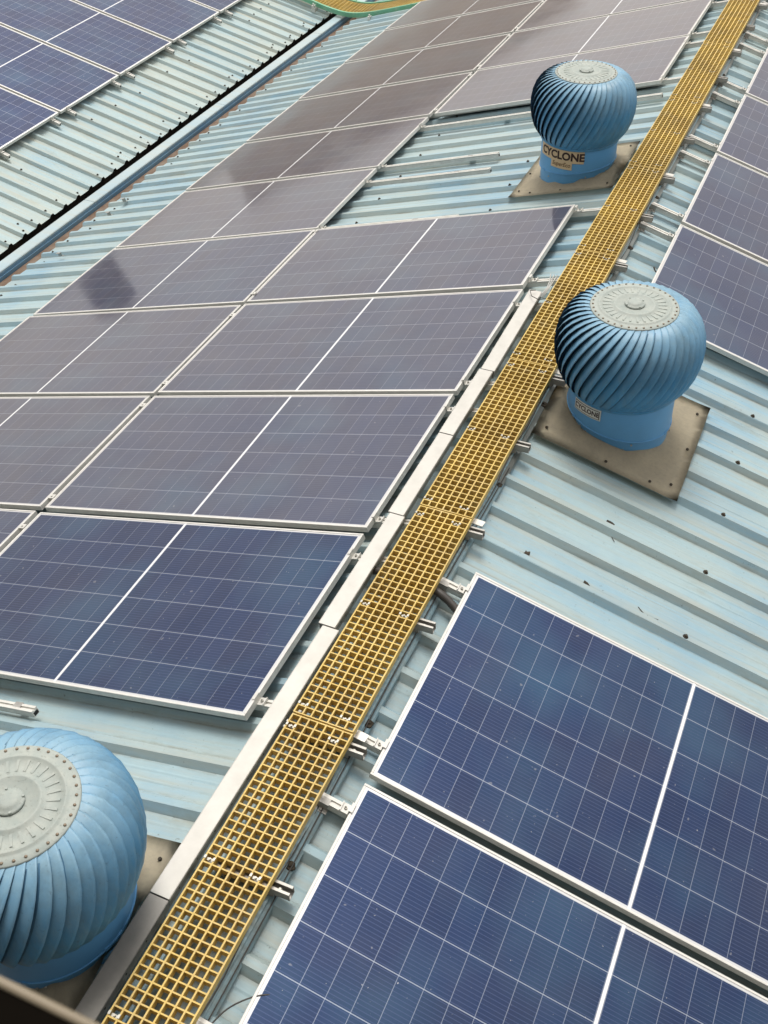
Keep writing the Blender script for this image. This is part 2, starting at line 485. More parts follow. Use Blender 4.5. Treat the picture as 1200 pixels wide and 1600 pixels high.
# roofing screws on ribs: real geometry, one part
def screws(parent, fr, spots, nm='roof_screws'):
    bm = bmesh.new()
    for u, v in spots:
        m = fr(u, v)
        b0 = len(bm.verts)
        cyl(bm, 0, 0, 0, .005, .016, 8, .013); cyl(bm, 0, 0, .005, .013, .008, 6)
        bm.verts.ensure_lookup_table()
        for q in bm.verts[b0:]: q.co = m @ q.co
    o = ob(nm, mesh(nm, bm, 'sealant'), parent); o['kind'] = 'stuff'
def ribv(side, kk):
    return (6.905 + kk*RP if side == 'L' else 2.881 + kk*RP)
sp = []
for kk in range(-30, 40):
    for u in (6.36,):
        if rnd.random() < .8: sp.append((u + rnd.uniform(-.03,.03), ribv('L', kk) + rnd.choice([.018, .1, .14])))
    for u in (1.3, 2.6, 3.9, 5.2):
        if kk % 2 == 0: sp.append((u, ribv('L', kk) + .018))
screws(near, lambda u, v: slope('L', u, v, -.0855 if abs(((v-6.905+.01) % RP)-.02) < .03 else -.1205), sp)
sp = [(u + rnd.uniform(-.01,.01), ribv('R', kk)+.018) for kk in range(-16, 44, 2) for u in (1.35, 2.7, 4.0, 5.3)]
screws(near, lambda u, v: slope('R', u, v, -.0855), sp)
# mastic dabs on the right slope ribs, as seen between the panels and the ventilator
dab = bmesh.new(); bmesh.ops.create_icosphere(dab, subdivisions=2, radius=.017)
for q in dab.verts:
    q.co *= 1 + .35*math.sin(q.co.x*300 + q.co.y*240); q.co.z *= .55
dab = mesh('mastic_dab', dab, 'sealant')
M_ = [(.435,2.93),(.79,2.925),(.78,3.43),(1.86,2.87),(.5,3.19),(.95,3.18),(1.3,3.68),(1.55,3.93),(1.5,3.42),(1.2,2.88),(.42,6.0),(.33,6.35)]
for u, v in M_[:4]:
    ob('mastic_dab', dab, near, slope('R', u, v, -.100) @ Matrix.Rotation(rnd.uniform(0,6), 4, 'Z') @ Matrix.Diagonal((1, rnd.uniform(1.2,1.7), 1, 1)))

# far building
far = thing('factory_building', 'neighbouring building with a pale blue ribbed roof sloping down to the gutter at upper left', 'building')
sheets(far, lambda y: fslope(-6.2, y, -.12), 7.0-28*RP, 31, 6.2+1.149, 'roof_far')
sp = []
for kk in range(-24, 60):
    if rnd.random() < .9: sp.append((1.07 + rnd.uniform(-.05,.03), 7.0 + kk*RP + rnd.choice([.018,.09,.13,.018])))
    if rnd.random() < .35: sp.append((1.0 + rnd.uniform(-.05,.03), 7.0 + kk*RP + rnd.uniform(.08,.2)))
    if rnd.random() < .35: sp.append((.35 + rnd.uniform(-.05,.03), 7.0 + kk*RP + .018))
screws(far, lambda u, v: fslope(u, v, -.085 if abs(((v-7.0) % RP)-.018) < .02 else -.12), sp)
bm = bmesh.new(); box(bm, -7.1, -6.95, -1, 24, -8, -2.0); ob('wall', mesh('wall', bm, 'wall'), far)

# valley gutter between the roofs
g = thing('valley_gutter', 'dark rusty box gutter running in the gap between the two blue roofs', 'gutter')
def prism_y(bm, pts, y0, y1):
    a = [bm.verts.new((p[0], y0, p[1])) for p in pts]; b = [bm.verts.new((p[0], y1, p[1])) for p in pts]
    n = len(pts)
    for i in range(n): bm.faces.new((a[i], a[(i+1)%n], b[(i+1)%n], b[i]))
    bm.faces.new(a[::-1]); bm.faces.new(b)
bm = bmesh.new(); box(bm, -6.93, -6.11, -1, 24, -2.24, -2.20); ob('gutter_floor', mesh('gutter_floor', bm, 'gutter'), g)
bm = bmesh.new(); box(bm, -6.95, -6.93, -1, 24, -2.24, -2.0); ob('gutter_side', mesh('gutter_side', bm, 'gutter'), g)
bm = bmesh.new(); box(bm, -6.11, -6.09, -1, 24, -2.24, -1.92); ob('gutter_side', mesh('gutter_side', bm, 'rust'), g)
bm = bmesh.new(); box(bm, -6.42, -6.11, -1, 24, -1.955, -1.94); ob('gutter_ledge', mesh('gutter_ledge', bm, 'rust'), g)
# blue perforated cable tray lid running in the gutter
ct = thing('cable_tray', 'long pale blue metal cable tray lying along the valley between the two roofs', 'cable tray')
def tray_sec(y0, y1):
    bm = bmesh.new()
    pts = [(-6.590,-1.90),(-6.590,-1.855),(-6.580,-1.848),(-6.448,-1.848),(-6.440,-1.855),(-6.440,-1.864),(-6.452,-1.90)]
    prism_y(bm, pts, y0, y1)
    return mesh('tray_lid', bm, 'strip_blue')
yy = -1.0
for L_ in (2.9,2.9,3.35,3.0,2.9,3.0,3.0):
    ob('tray_lid', tray_sec(yy, yy+L_-.006), ct); yy += L_
bm = bmesh.new()
prism_y(bm, [(-6.57,-1.945),(-6.57,-1.902),(-6.444,-1.902),(-6.444,-1.870),(-6.436,-1.870),(-6.436,-1.900),(-6.426,-1.900),(-6.426,-1.945)], -1, 19)
ob('tray_channel', mesh('tray_channel', bm, 'side_blue'), ct)
bm = bmesh.new()
for i in range(9):
    y = 5.2 + i*.14; box(bm, -6.545, -6.53, y, y+.075, -1.8478, -1.8465)
ob('tray_slot_shade', mesh('tray_slot_shade', bm, 'black'), ct)
for y in [0.5+1.5*i for i in range(13)]:
    bm = bmesh.new(); box(bm, -6.60, -6.38, y, y+.04, -2.2, -2.012)
    ob('tray_support', mesh('tray_support', bm, 'steel'), ct)

# ------------------------------------------------------------------ solar panels
def make_panel():
    t = thing('solar_panel', 'x', 'solar panel')
    lip, b = .0115, .0012
    for y in (-1, 1):
        bm = bevbox(-PL/2, PL/2, min(y*PW/2, y*(PW/2-lip)), max(y*PW/2, y*(PW/2-lip)), -PT, 0, b)
        box(bm, -PL/2+.002, PL/2-.002, min(y*(PW/2-lip), y*(PW/2-.03)), max(y*(PW/2-lip), y*(PW/2-.03)), -PT+.001, -PT+.003)
        ob('frame_rail', mesh('frame_rail_long', bm, 'frame'), t)
    for x in (-1, 1):
        bm = bevbox(min(x*PL/2, x*(PL/2-lip)), max(x*PL/2, x*(PL/2-lip)), -PW/2+lip+.0003, PW/2-lip-.0003, -PT, 0, b)
        ob('frame_rail', mesh('frame_rail_short', bm, 'frame'), t)
    bm = bmesh.new(); box(bm, -PL/2+lip, PL/2-lip, -PW/2+lip, PW/2-lip, -.008, -.0025)
    gl = ob('glass_sheet', mesh('glass_sheet', bm, 'cells'), t)
    bm = bmesh.new(); box(bm, -.0075, .0075, -PW/2+lip, PW/2-lip, -.0024, -.0018)
    ob('centre_strip', mesh('centre_strip', bm, 'backsheet'), t)
    return t
P0 = make_panel(); used = [False]
def panel(m, label, group, tilt=0.0, film=None):
    m = m @ Matrix.Rotation(rnd.gauss(0, .0013) + tilt, 4, 'X') @ Matrix.Rotation(rnd.gauss(0, .0018), 4, 'Y')
    o = copy_tree(P0, m)
    o['label'] = label; o['group'] = group
    if film:
        for ch in o.children:
            if ch.name.startswith('glass_sheet'):
                ch.material_slots[0].link = 'OBJECT'; ch.material_slots[0].material = M[film]
    return o
AL, V0L, GL, CG = .4478, 1.3826, .0426, .0391
rowname = {1:'bottom',2:'second',3:'third',4:'fourth',5:'fifth',6:'sixth',7:'seventh',8:'eighth',9:'ninth',10:'tenth'}
adj = {('A',4):(.02,.012),('A',1):(-.006,-.008),('A',7):(-.01,.012)}
for r in range(0, 11):
    for ci, cn in ((0,'A'),(1,'B')):
        if cn == 'A' and r in (0,5,6): continue
        if r == 0: continue
        du, dv = adj.get((cn, r), (0,0))
        u = AL + ci*(PL+CG) + PL/2 + du; v = V0L + (r-1)*(PW+GL) + PW/2 + dv
        where = 'walkway side' if cn == 'A' else 'valley side'
        extra = ''
        if (cn, r) == ('A',1): lab = 'dark blue solar panel left of the walkway, just above the cut-off ventilator'
        elif (cn, r) == ('A',4): lab = 'grey purple solar panel whose far side borders the bare roof patch with loose rails'
        elif (cn, r) == ('A',7): lab = 'solar panel directly behind the far ventilator, beyond the bare roof patch'
        elif (cn, r) == ('B',1): lab = 'solar panel cut off by the left picture edge, beside the closest dark blue one'
        else: lab = f'{rowname[r]} panel from the near end of the left slope, {where} column'
        if cn == 'A' and r > 7: lab = f'walkway side panel, {["second","third","fourth"][r-8]} one beyond the far ventilator'
        panel(slope('L', u, v, 0), lab, 'solar panels on the left slope', .008 if cn == 'B' and r > 5 else -.003 if r in (4, 5) else 0, None if (cn, r) == ('A', 1) else 'cells_mid' if r == 1 or (cn, r) == ('B', 4) else 'cells_dust_sky')
# B0, only its neighbour rails reach into view
AR = .2475
for r, lab in ((1,'large dark blue solar panel in the bottom right corner, right of the walkway'),
               (2,'large dark blue solar panel right of the walkway, its top edge bordering bare roof')):
    panel(slope('R', AR + PL/2, -.048 + (r-1)*(PW+.0487) + PW/2, 0), lab, 'solar panels on the right slope')
panel(slope('R', AR + PL/2 + PL + .04, -.048 + 1*(PW+.0487) + PW/2, 0), 'solar panel at the right picture edge, down the slope from the large dark blue one', 'solar panels on the right slope')
AS = .392
for r in range(1, 8):
    lab = ('solar panel right of the walkway partly hidden behind the nearer ventilator' if r == 1 else
           f'{["","","second","third","fourth","fifth","sixth","seventh"][r]} solar panel right of the walkway counting away from the nearer ventilator')
    panel(slope('S', AS + PL/2, 5.3358 + (r-1)*(PW+.045) + PW/2, .0), lab, 'solar panels on the right slope', 0, 'cells_mid')
cn = ['low edge','upper']
for kk in range(-3, 5):
    for c_ in (0, 1):
        if c_ == 1 and kk < -1: pass
        lab = f'{["first","second","third","fourth","fifth","sixth","seventh","eighth"][kk+3]} panel from the near end in the {["lower","upper"][c_]} row on the neighbouring roof'
        panel(fslope(-PL/2 - c_*(PL+.04), 9.53 + kk*1.33 + .02 + PW/2, 0), lab, 'solar panels on the neighbouring roof')

for ch in list(P0.children): bpy.data.objects.remove(ch)
bpy.data.objects.remove(P0)
# ------------------------------------------------------------------ mounting rails with clamps and feet
def rail_profile():
    return [(-.020,-.040),(.020,-.040),(.020,-.012),(.0165,-.010),(.020,-.007),(.020,0),(.006,0),(.006,-.008),(-.006,-.008),(-.006,0),(-.020,0),(-.020,-.007),(-.0165,-.010),(-.020,-.012)]
rail_cache = {}
def rail_mesh(L):
    kx = round(L, 3)
    if kx not in rail_cache:
        bm = bmesh.new(); extrude_profile(bm, rail_profile(), 0, L)
        box(bm, L+.0002, L+.0006, -.015, .015, -.036, -.014, 1); box(bm, -.0006, -.0002, -.015, .015, -.036, -.014, 1)
        rail_cache[kx] = mesh('rail_body', bm, 'rail', 'black')
    return rail_cache[kx]
bm = bmesh.new()                                   # end clamp: Z piece gripping the frame + bolt; x<0 side is the free end
box(bm, -.044, -.002, -.022, .022, .001, .006); box(bm, -.006, -.002, -.022, .022, .006, .036); box(bm, -.006, .010, -.022, .022, .0362, .0395)
box(bm, -.044, -.040, -.022, .022, .006, .014)
endclamp = mesh('end_clamp', bm, 'clamp')
bm = bmesh.new(); cyl(bm, -.024, 0, .006, .014, .0075, 6); cyl(bm, -.024, 0, .014, .0145, .004, 6, mi=1)
clampbolt = mesh('clamp_bolt', bm, 'bolt', 'black')
bm = bmesh.new(); box(bm, -.022, .022, -.020, .020, .0362, .040); cyl(bm, 0, 0, .040, .046, .0065, 6)
midclamp = mesh('mid_clamp', bm, 'clamp')
bm = bmesh.new(); box(bm, -.03, .03, -.045, -.0215, -.046, -.042); box(bm, -.025, .025, -.026, -.0215, -.042, -.004); box(bm, -.025, .025, -.026, .006, -.0035, .0005+.0); cyl(bm, 0, -.034, -.042, -.034, .007, 6)
foot = mesh('rail_foot', bm, 'steel')
def rail(m, L, label, group, clamps=(), mids=(), feet=()):
    """m: matrix at rail start (x along rail), z=0 at frame underside"""
    t = thing('mounting_rail', label, 'mounting rail', m, group)
    ob('rail_body', rail_mesh(L), t)
    for x, d in clamps:
        c = ob('end_clamp', endclamp, t, T((x,0,0)) @ (Matrix.Rotation(PI, 4, 'Z') if d < 0 else Matrix.Identity(4)))
        ob('clamp_bolt', clampbolt, c)
    for x in mids: ob('mid_clamp', midclamp, t, T((x,0,0)))
    for x in feet: ob('rail_foot', foot, t, T((x,0,0)))
    return t
GRL = 'rails under the left slope panels'
offs = {5:(.060,1.04), 6:(.072,1.07), 4:(.135,1.262), 3:(.13,1.115), 2:(.105,1.165), 1:(.11,1.13)}
total = AL + 2*PL + CG
for r in range(1, 11):
    v0 = V0L + (r-1)*(PW+GL)
    for j, o_ in enumerate(offs.get(r, (.12,1.15))):
        v = v0 + o_
        if r in (5,6):
            us = 1.52 if (r,j)==(5,0) else 1.59 if (r,j)==(5,1) else 1.64 if (r,j)==(6,0) else .36
            cl = AL + PL + CG
        else:
            us = {1:.205,2:.205,3:.205,4:.20}.get(r, .16); cl = AL
            if (r,j)==(4,1): us = .22
        side = ['near','far'][j]
        if r in (5,6):
            lab = {(5,0):'loose-ended aluminium rail lying low on the bare roof patch against the fourth panel',
                   (5,1):'lower of the two loose-ended aluminium rails in the middle of the bare roof patch',
                   (6,0):'upper of the two loose-ended aluminium rails in the middle of the bare roof patch',
                   (6,1):'long bare aluminium rail running behind the far ventilator'}[(r,j)]
        else:
            lab = f'aluminium rail under the {side} side of the {rowname[r]} left slope panel row'
        m = slope('L', us, v, -PT)
        L_ = total + .08 - us
        mids = [AL+PL+CG/2-us] if r not in (5,6) else []
        rail(m, L_, lab, GRL, [(cl-us, 1)] if cl-us > .03 else [], mids, [1.93-us if r in (5,6) and 1.93>us else .9, 3.2, 4.6])
rail(slope('L', 1.658, 1.225, -PT), 3.3, 'shiny aluminium rail end poking in from the left edge above the cut-off ventilator', GRL, [], [], [.12,])
GRR = 'short rail ends on the right slope beside the walkway'
for v, lab in ((.112,'rail end off the lower corner of the bottom right panel'),(1.108,'rail end with clamp at the upper corner of the bottom right panel'),
               (1.45,'rail end with clamp at the near corner of the large panel bordering the bare roof'),(2.455,'rail end with clamp beside the black corrugated conduit')):
    rail(slope('R', .112, v, -PT), PL+.35, lab, GRR, [(AR-.112, 1)], [], [.02, 1.2, 2.2])
for r in range(1, 8):
    for j, o_ in enumerate((.14, 1.14)):
        v = 5.3358 + (r-1)*(PW+.045) + o_
        lab = f'rail end at the {["near","far"][j]} side of the {["first","second","third","fourth","fifth","sixth","seventh"][r-1]} panel behind the nearer ventilator'
        rail(slope('S', .135, v, -PT), PL+.42, lab, GRR, [(AS-.135, 1)], [], [.015, 1.3, 2.3])
for kk in range(-3, 5):
    for j, o_ in enumerate((.16, 1.16)):
        m = fslope(.125, 9.53 + kk*1.33 + o_, -PT) @ Matrix.Rotation(PI, 4, 'Z')
        lab = f'{["near","far"][j]} rail stub below the {["first","second","third","fourth","fifth","sixth","seventh","eighth"][kk+3]} lower row panel of the neighbouring roof'
        rail(m, 5.0, lab, 'rail stubs on the neighbouring roof', [(.125, 1)], [], [.06])

# ------------------------------------------------------------------ yellow walkway
BARP, NB = .0407, 8
GX0 = -.177
def gx(y): return GX0 - .0018*(y)
WID = BARP*(NB-1) + .0062
bm = bmesh.new(); 
def barmesh(L):
    bm = bmesh.new()
    for q in [(-.0031,0,-.038),]: pass
    pts = [(-.0022,-.038),(.0022,-.038),(.0034,0),(-.0034,0)]
    a = [bm.verts.new((p[0],0,p[1])) for p in pts]; b = [bm.verts.new((p[0],L,p[1])) for p in pts]
    for i in range(4): bm.faces.new((a[i], a[(i+1)%4], b[(i+1)%4], b[i]))
    bm.faces.new(a[::-1]); bm.faces.new(b)
    return mesh('long_bar', bm, 'grate')
bm = bmesh.new()
for i in range(NB-1):
    x0 = i*BARP+.0034; x1 = (i+1)*BARP-.0034
    v = box(bm, x0, x1, -.0030, .0030, -.036, -.0012)
crossbar = mesh('cross_bar', bm, 'grate')
def saddle():
    bm = bmesh.new()
    box(bm, .004, .016, -.006, .006, .0005, .003); box(bm, -.016, -.004, -.006, .006, .0005, .003)
    box(bm, -.004, .004, -.006, .006, -.014, -.012); box(bm, -.0045, -.0035, -.006, .006, -.012, .003); box(bm, .0035, .0045, -.006, .006, -.012, .003)
    cyl(bm, 0, 0, -.012, .001, .0035, 6)
    return bm
# clip as seen: two bright lugs either side of a dark bolt hole
bm = bmesh.new(); box(bm, -.024, -.015, -.007, .007, .0008, .0035); box(bm, .015, .024, -.007, .007, .0008, .0035)
box(bm, -.0145, .0145, -.006, .006, -.0125, -.0105); cyl(bm, 0, 0, -.0105, -.003, .005, 6)
clip = mesh('hold_down_clip', bm, 'bolt')
ends = [-.98]; 
joints = [-.06 + 1.463*i for i in range(0, 12)]
secs = list(zip([-.98] + joints[:-1], joints))
first = True
for si, (a, b) in enumerate(secs):
    a += .004; b -= .004; L = b - a
    m = T((gx((a+b)/2), a, 0.0))
    wh = ['closest to the camera, cut off by the bottom edge','second from the near end','third from the near end','fourth from the near end','beside the brown plate of the nearer ventilator',
          'running between the two ventilators, nearer part','running between the two ventilators, farther part','right beside the far ventilator','just beyond the far ventilator','third from the far end','second from the top edge','farthest, at the top edge'][si]
    t = thing('walkway_grating', f'yellow fibreglass grating section, {wh}', 'grating', m, 'yellow grating sections along the ridge')
    lb = barmesh(L)
    for i in range(NB): ob('long_bar', lb, t, T((i*BARP, 0, 0)))
    nc = int(round(L/BARP)); 
    for i in range(nc+1):
        y = .0031 + (L-.0062)*i/nc
        ob('cross_bar', crossbar, t, T((0, y, 0)))
    for yy in (.055, L/2-.02, L-.06) if si else (L-.06,):
        for xi in (.5, 5.5):
            ob('hold_down_clip', clip, t, T(((xi+.0)*BARP, yy, 0)))
# struts under the walkway
bm = bmesh.new(); extrude_profile(bm, [(-.021,-.021),(.021,-.021),(.021,.021),(.010,.021),(.010,.017),(.017,.017),(.017,-.017),(-.017,-.017),(-.017,.017),(-.010,.017),(-.010,.021),(-.021,.021)], 0, .385)
strut = mesh('channel_body', bm, 'steel')
bm = bmesh.new(); box(bm, 0, .070, -.020, .020, 0, .004); box(bm, 0, .004, -.020, .020, -.02, 0)
lug = mesh('flat_lug', bm, 'clamp')
bm = bmesh.new(); cyl(bm, 0, 0, -.010, -.002, .010, 6); cyl(bm, 0, 0, -.002, .006, .005, 8)
sbolt = mesh('strut_bolt', bm, 'bolt')
bm = bmesh.new(); box(bm, -.02, .02, -.02, .02, -.045, -.0215)
spad = mesh('strut_pad', bm, 'steel')
sy = []
for jn in joints: sy += [(jn-.04, True), (jn+.73, False)]
def st_lab(i):
    return ['grey channel bracket under the walkway near the bottom edge of the picture','grey channel bracket poking out beside the bottom right panel corner','grey channel bracket with pale lug between the two big blue panels',
            'single grey channel bracket beside the large dark panel','grey channel bracket with pale lug at the foot of the bare roof','single grey channel bracket just below the brown plate',
            'grey channel bracket half hidden by the nearer ventilator','grey channel bracket hidden behind the nearer ventilator','grey channel bracket with pale lug just above the nearer ventilator'][i] if i < 9 else f'small grey channel bracket under the far part of the walkway, number {i-8} past the nearer ventilator'
ordw = ['first','second','third','fourth','fifth','sixth','seventh','eighth','ninth','tenth','eleventh','twelfth','thirteenth','fourteenth','fifteenth']
for i, (y, dbl) in enumerate(sy[:22]):
    lab = st_lab(i) if i < 9 else f'{ordw[i-9]} small grey channel bracket along the walkway beyond the nearer ventilator'
    t = thing('walkway_bracket', lab, 'bracket', T((-.20 + rnd.uniform(-.006,.006), y, -.0595)) @ Matrix.Rotation(rnd.gauss(0,.02), 4, 'Z'), 'brackets carrying the yellow walkway')
    ob('channel_body', strut, t)
    ob('strut_bolt', sbolt, t, T((.335, 0, 0)))
    ob('strut_pad', spad, t, T((.07, 0, 0))); ob('strut_pad', spad, t, T((.29, 0, 0)))
    if dbl: ob('flat_lug', lug, t, T((.292, .078, .006)) @ Matrix.Rotation(-.12, 4, 'Z'))

# ------------------------------------------------------------------ aluminium cable trunking left of the walkway
tj = [(-.99,.455,'trunk_dull'),(.46,1.945,'trunk'),(1.95,2.795,'trunk'),(2.80,3.53,'trunk'),(3.535,4.215,'trunk'),(4.22,5.22,'trunk')]
tl = ['dull grey cable trunking length at the bottom edge beside the cut-off ventilator','long bright cable trunking length beside the closest left panel','bright cable trunking length below the first near panel joint','short bright cable trunking length beside the second left panel row',
      'short bright cable trunking length beside the third left panel row','farthest bright cable trunking length, its open end near the fourth panel row']
hole = bmesh.new(); cyl(hole, 0, 0, 0, .0012, .0045, 8); hole = mesh('side_hole', hole, 'black')
for i, (a, b, m) in enumerate(tj):
    L = b - a; xo = [-.312,-.318,-.332,-.340,-.342,-.336][i]
    t = thing('cable_trunking', tl[i], 'cable trunking', T((xo, a, -.048 - .0006*(i%2))) @ Matrix.Rotation([-.003,.008,.004,.0,-.003,-.014][i]*-1, 4, 'Z'), 'trunking lengths beside the walkway')
    bm = bevbox(0, .084, .0008, L-.0008, -.006, 0, .0008)
    box(bm, .0845, .0858, .002, L-.002, -.016, -.0005)
    box(bm, -.0018, -.0005, .002, L-.002, -.016, -.0005)
    o = ob('trunking_cover', mesh('trunking_cover', bm, m), t)
    bm = bmesh.new(); box(bm, .003, .0815, 0, L, -.058, -.0065)
    ch = ob('trunking_body', mesh('trunking_body', bm, 'trunk_dull'), t)
    n = int(L/.135)
    for q in range(n):
        ob('side_hole', hole, ch, T((.0816, .07 + q*.135, -.030)) @ Matrix.Rotation(PI/2, 4, 'Y'))
# loose wires at the trunking's far end
bm = bmesh.new(); tube(bm, [(-.30,5.19,-.027),(-.33,5.16,-.02),(-.30,5.10,-.022),(-.24,5.07,-.02),(-.20,5.12,-.03),(-.21,5.24,-.05),(-.24,5.4,-.09)], .0028, 6)
tag(ob('wire', mesh('wire', bm, 'cable')), 'thin dark wire looped over the open far end of the trunking', 'wire')
bm = bmesh.new()
for dx in (0,.012,.024): tube(bm, [(-.26+dx,5.15,-.05),(-.25+dx,5.3,-.055+dx),(-.27+dx,5.42,-.08),(-.30+dx*2,5.55,-.10)], .004, 6)
tag(ob('cable_bundle', mesh('cable_bundle', bm, 'cable_white')), 'pale cables coming out of the far end of the trunking', 'cables')

# thin wire along the ridge cap, dark conduit, small cable
def path(pts, sub=6, jit=.0):
    P = [Vector(p) for p in pts]; out = []
    for i in range(len(P)-1):
        p0, p1, p2, p3 = P[max(i-1,0)], P[i], P[i+1], P[min(i+2,len(P)-1)]
        for q in range(sub):
            t = q/sub
            out.append(.5*((2*p1) + (-p0+p2)*t + (2*p0-5*p1+4*p2-p3)*t*t + (-p0+3*p1-3*p2+p3)*t**3))
    out.append(P[-1]); return out
def RP_(u, v, h): return slope('R', u, v, h).translation
pts = []
y = -.95
while y < 7.4:
    pts.append(RP_(.112 + .012*math.sin(y*2.3), y, -.072)); y += .30
    
pw = []
for p in pts:
    near_b = min(abs(p.y - q[0]) for q in sy)
    p = p.copy()
    if near_b < .12: p.z += .05
    pw.append(p)
bm = bmesh.new(); tube(bm, path(pw, 5), .0028, 6)
tag(ob('wire', mesh('wire', bm, 'cable')), 'thin dark wire running along the ridge cap right beside the walkway', 'wire')
bm = bmesh.new(); tube(bm, path([RP_(.137 + .008*math.sin(y_*1.7+1), y_, -.074) for y_ in [-.95+.4*i for i in range(12)]], 4), .0028, 6)
tag(ob('wire', mesh('wire', bm, 'cable')), 'second thin wire lying on the edge of the ridge cap, right of the first', 'wire')
bm = bmesh.new()
pp = path([(-.30,2.42,-.11),(-.1,2.40,-.066),(.05,2.385,-.066),(.12,2.37,-.070),(.19,2.35,-.095),(.27,2.31,-.13),(.34,2.26,-.155)], 16)
tube(bm, pp, .021, 12, .09)
cdt = tag(ob('corrugated_conduit', mesh('corrugated_conduit', bm, 'cable')), 'black corrugated conduit passing under the walkway to the upper big blue panel', 'conduit')
bm = bmesh.new(); tube(bm, path([(.13,.10,-.10),(.17,.20,-.085),(.25,.28,-.075),(.33,.33,-.11),(.42,.36,-.14)], 6), .003, 6)
tag(ob('cable', mesh('cable', bm, 'cable')), 'dark cable slipping under the bottom right panel near its left edge', 'cable')

# ------------------------------------------------------------------ turbine ventilators
PROF = [(.232,.552),(.275,.548),(.318,.530),(.358,.498),(.390,.452),(.411,.395),(.420,.330),(.418,.262),(.405,.195),(.383,.135),(.352,.085),(.322,.052),(.308,.040)]
NBL = 44
def blade_mesh():
    bm = bmesh.new(); W = 2*PI/NBL; n = len(PROF); front = []; back = []
    tot = [0]
    for i in range(1, n): tot.append(tot[-1] + math.hypot(PROF[i][0]-PROF[i-1][0], PROF[i][1]-PROF[i-1][1]))
    for i, (r, z) in enumerate(PROF):
        s = tot[i]/tot[-1]; ph = -math.radians(44)*(s**.9)
        flare = math.sin(PI*min(1, max(0, (s+.02)))) ** .6
        rf, rb = [], []
        for j in range(7):
            t = (0, .20, .33, .48, .65, .83, 1.0)[j]
            a = ph + (t*1.22)*W*(1, .95, .45)[0 if i < n-2 else 1 if i == n-2 else 2]
            rr = r*(1-.025*flare) + flare*(-.018 + .036*t**1.15) + .004*math.sin(PI*t)
            nz = (z-.29)/.30
            zz = z + flare*(-.010+.026*t**1.3)*nz*.5
            rf.append(bm.verts.new((rr*math.cos(a), rr*math.sin(a), zz)))
            rb.append(bm.verts.new(((rr-.0034)*math.cos(a), (rr-.0034)*math.sin(a), zz-.0008)))
        front.append(rf); back.append(rb)
    for i in range(n-1):
        for j in range(6):
            f = bm.faces.new((front[i][j], front[i][j+1], front[i+1][j+1], front[i+1][j])); f.smooth = True
            if j <= 1 and i > 0: f.material_index = 2  # groove shade between overlapping blades painted along the tucked edge
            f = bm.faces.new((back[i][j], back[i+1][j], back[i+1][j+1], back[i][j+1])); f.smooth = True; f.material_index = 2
        bm.faces.new((front[i][6], back[i][6], back[i+1][6], front[i+1][6])).material_index = 1
        bm.faces.new((front[i][0], front[i+1][0], back[i+1][0], back[i][0]))
    bmesh.ops.recalc_face_normals(bm, faces=bm.faces)
    me = bpy.data.meshes.new('blade'); bm.to_mesh(me); bm.free()
    me.materials.append(M['tblue']); me.materials.append(M['sealant']); me.materials.append(M['tsoot_shade'])
    return me
BLADE = blade_mesh()
def lathe(bm, prof, n=48, mi=0, smooth=True):
    rings = []
    for r, z in prof:
        if r < 1e-5: rings.append([bm.verts.new((0,0,z))]); continue
        rings.append([bm.verts.new((r*math.cos(2*PI*i/n), r*math.sin(2*PI*i/n), z)) for i in range(n)])
    for A, B in zip(rings, rings[1:]):
        for i in range(n):
            j = (i+1) % n
            if len(A) == 1: f = bm.faces.new((A[0], B[i], B[j]))
            elif len(B) == 1: f = bm.faces.new((A[i], A[j], B[0]))
            else: f = bm.faces.new((A[i], A[j], B[j], B[i]))
            f.smooth = smooth; f.material_index = mi
bm = bmesh.new(); lathe(bm, [(.246,.549),(.248,.553),(.243,.557),(.215,.560),(.205,.560),(.200,.566),(.192,.566),(.187,.561),(.12,.564),(.115,.570),(.105,.570),(.100,.566),(0,.567)], 56)
for i in range(28):                               # radial embossed ribs
    a = 2*PI*i/28; b0 = len(bm.verts)
    box(bm, .130, .178, -.005, .005, .560, .5652)
    bm.verts.ensure_lookup_table()
    rot = Matrix.Rotation(a, 4, 'Z')
    for q in bm.verts[b0:]: q.co = rot @ q.co
TOP = mesh('top_plate', bm, 'plate')
bm = bmesh.new(); lathe(bm, [(.055,.568),(.057,.572),(.052,.577),(.046,.576),(.04,.584),(.022,.588),(0,.586)], 24)
for i in range(4):
    a = PI/4 + PI/2*i; cyl(bm, .052*math.cos(a), .052*math.sin(a), .574, .582, .005, 6)
HUB = mesh('hub_cap', bm, 'plate')
bm = bmesh.new(); bmesh.ops.create_uvsphere(bm, u_segments=8, v_segments=5, radius=.0062)
for q in bm.verts: q.co.z *= .7
k = N('tarnished_rivet'); M['riv'] = k.set(col=(.22, .17, .12), rough=.5, metal=.3)
RIV = mesh('rivet', bm, 'riv')
bm = bmesh.new(); lathe(bm, [(.300,.062),(.322,.058),(.326,.050),(.326,.036),(.318,.030),(.300,.030)], 56)
RING = mesh('bottom_ring', bm, 'tblue')
bm = bmesh.new(); cyl(bm, 0,0,-.3,.55,.012,10); lathe(bm, [(.300,.045),(.30,.045),(.0,.040)], 40)
SHAFT = mesh('shaft', bm, 'inner')
bm = bmesh.new(); box(bm, -.008,.008,-.014,.014,-.001,.006)
CLIPM = mesh('throat_clip', bm, 'throat')
bm = bmesh.new(); cyl(bm, 0,0,0,.006,.006,6); TBOLT = mesh('throat_bolt', bm, 'bolt')
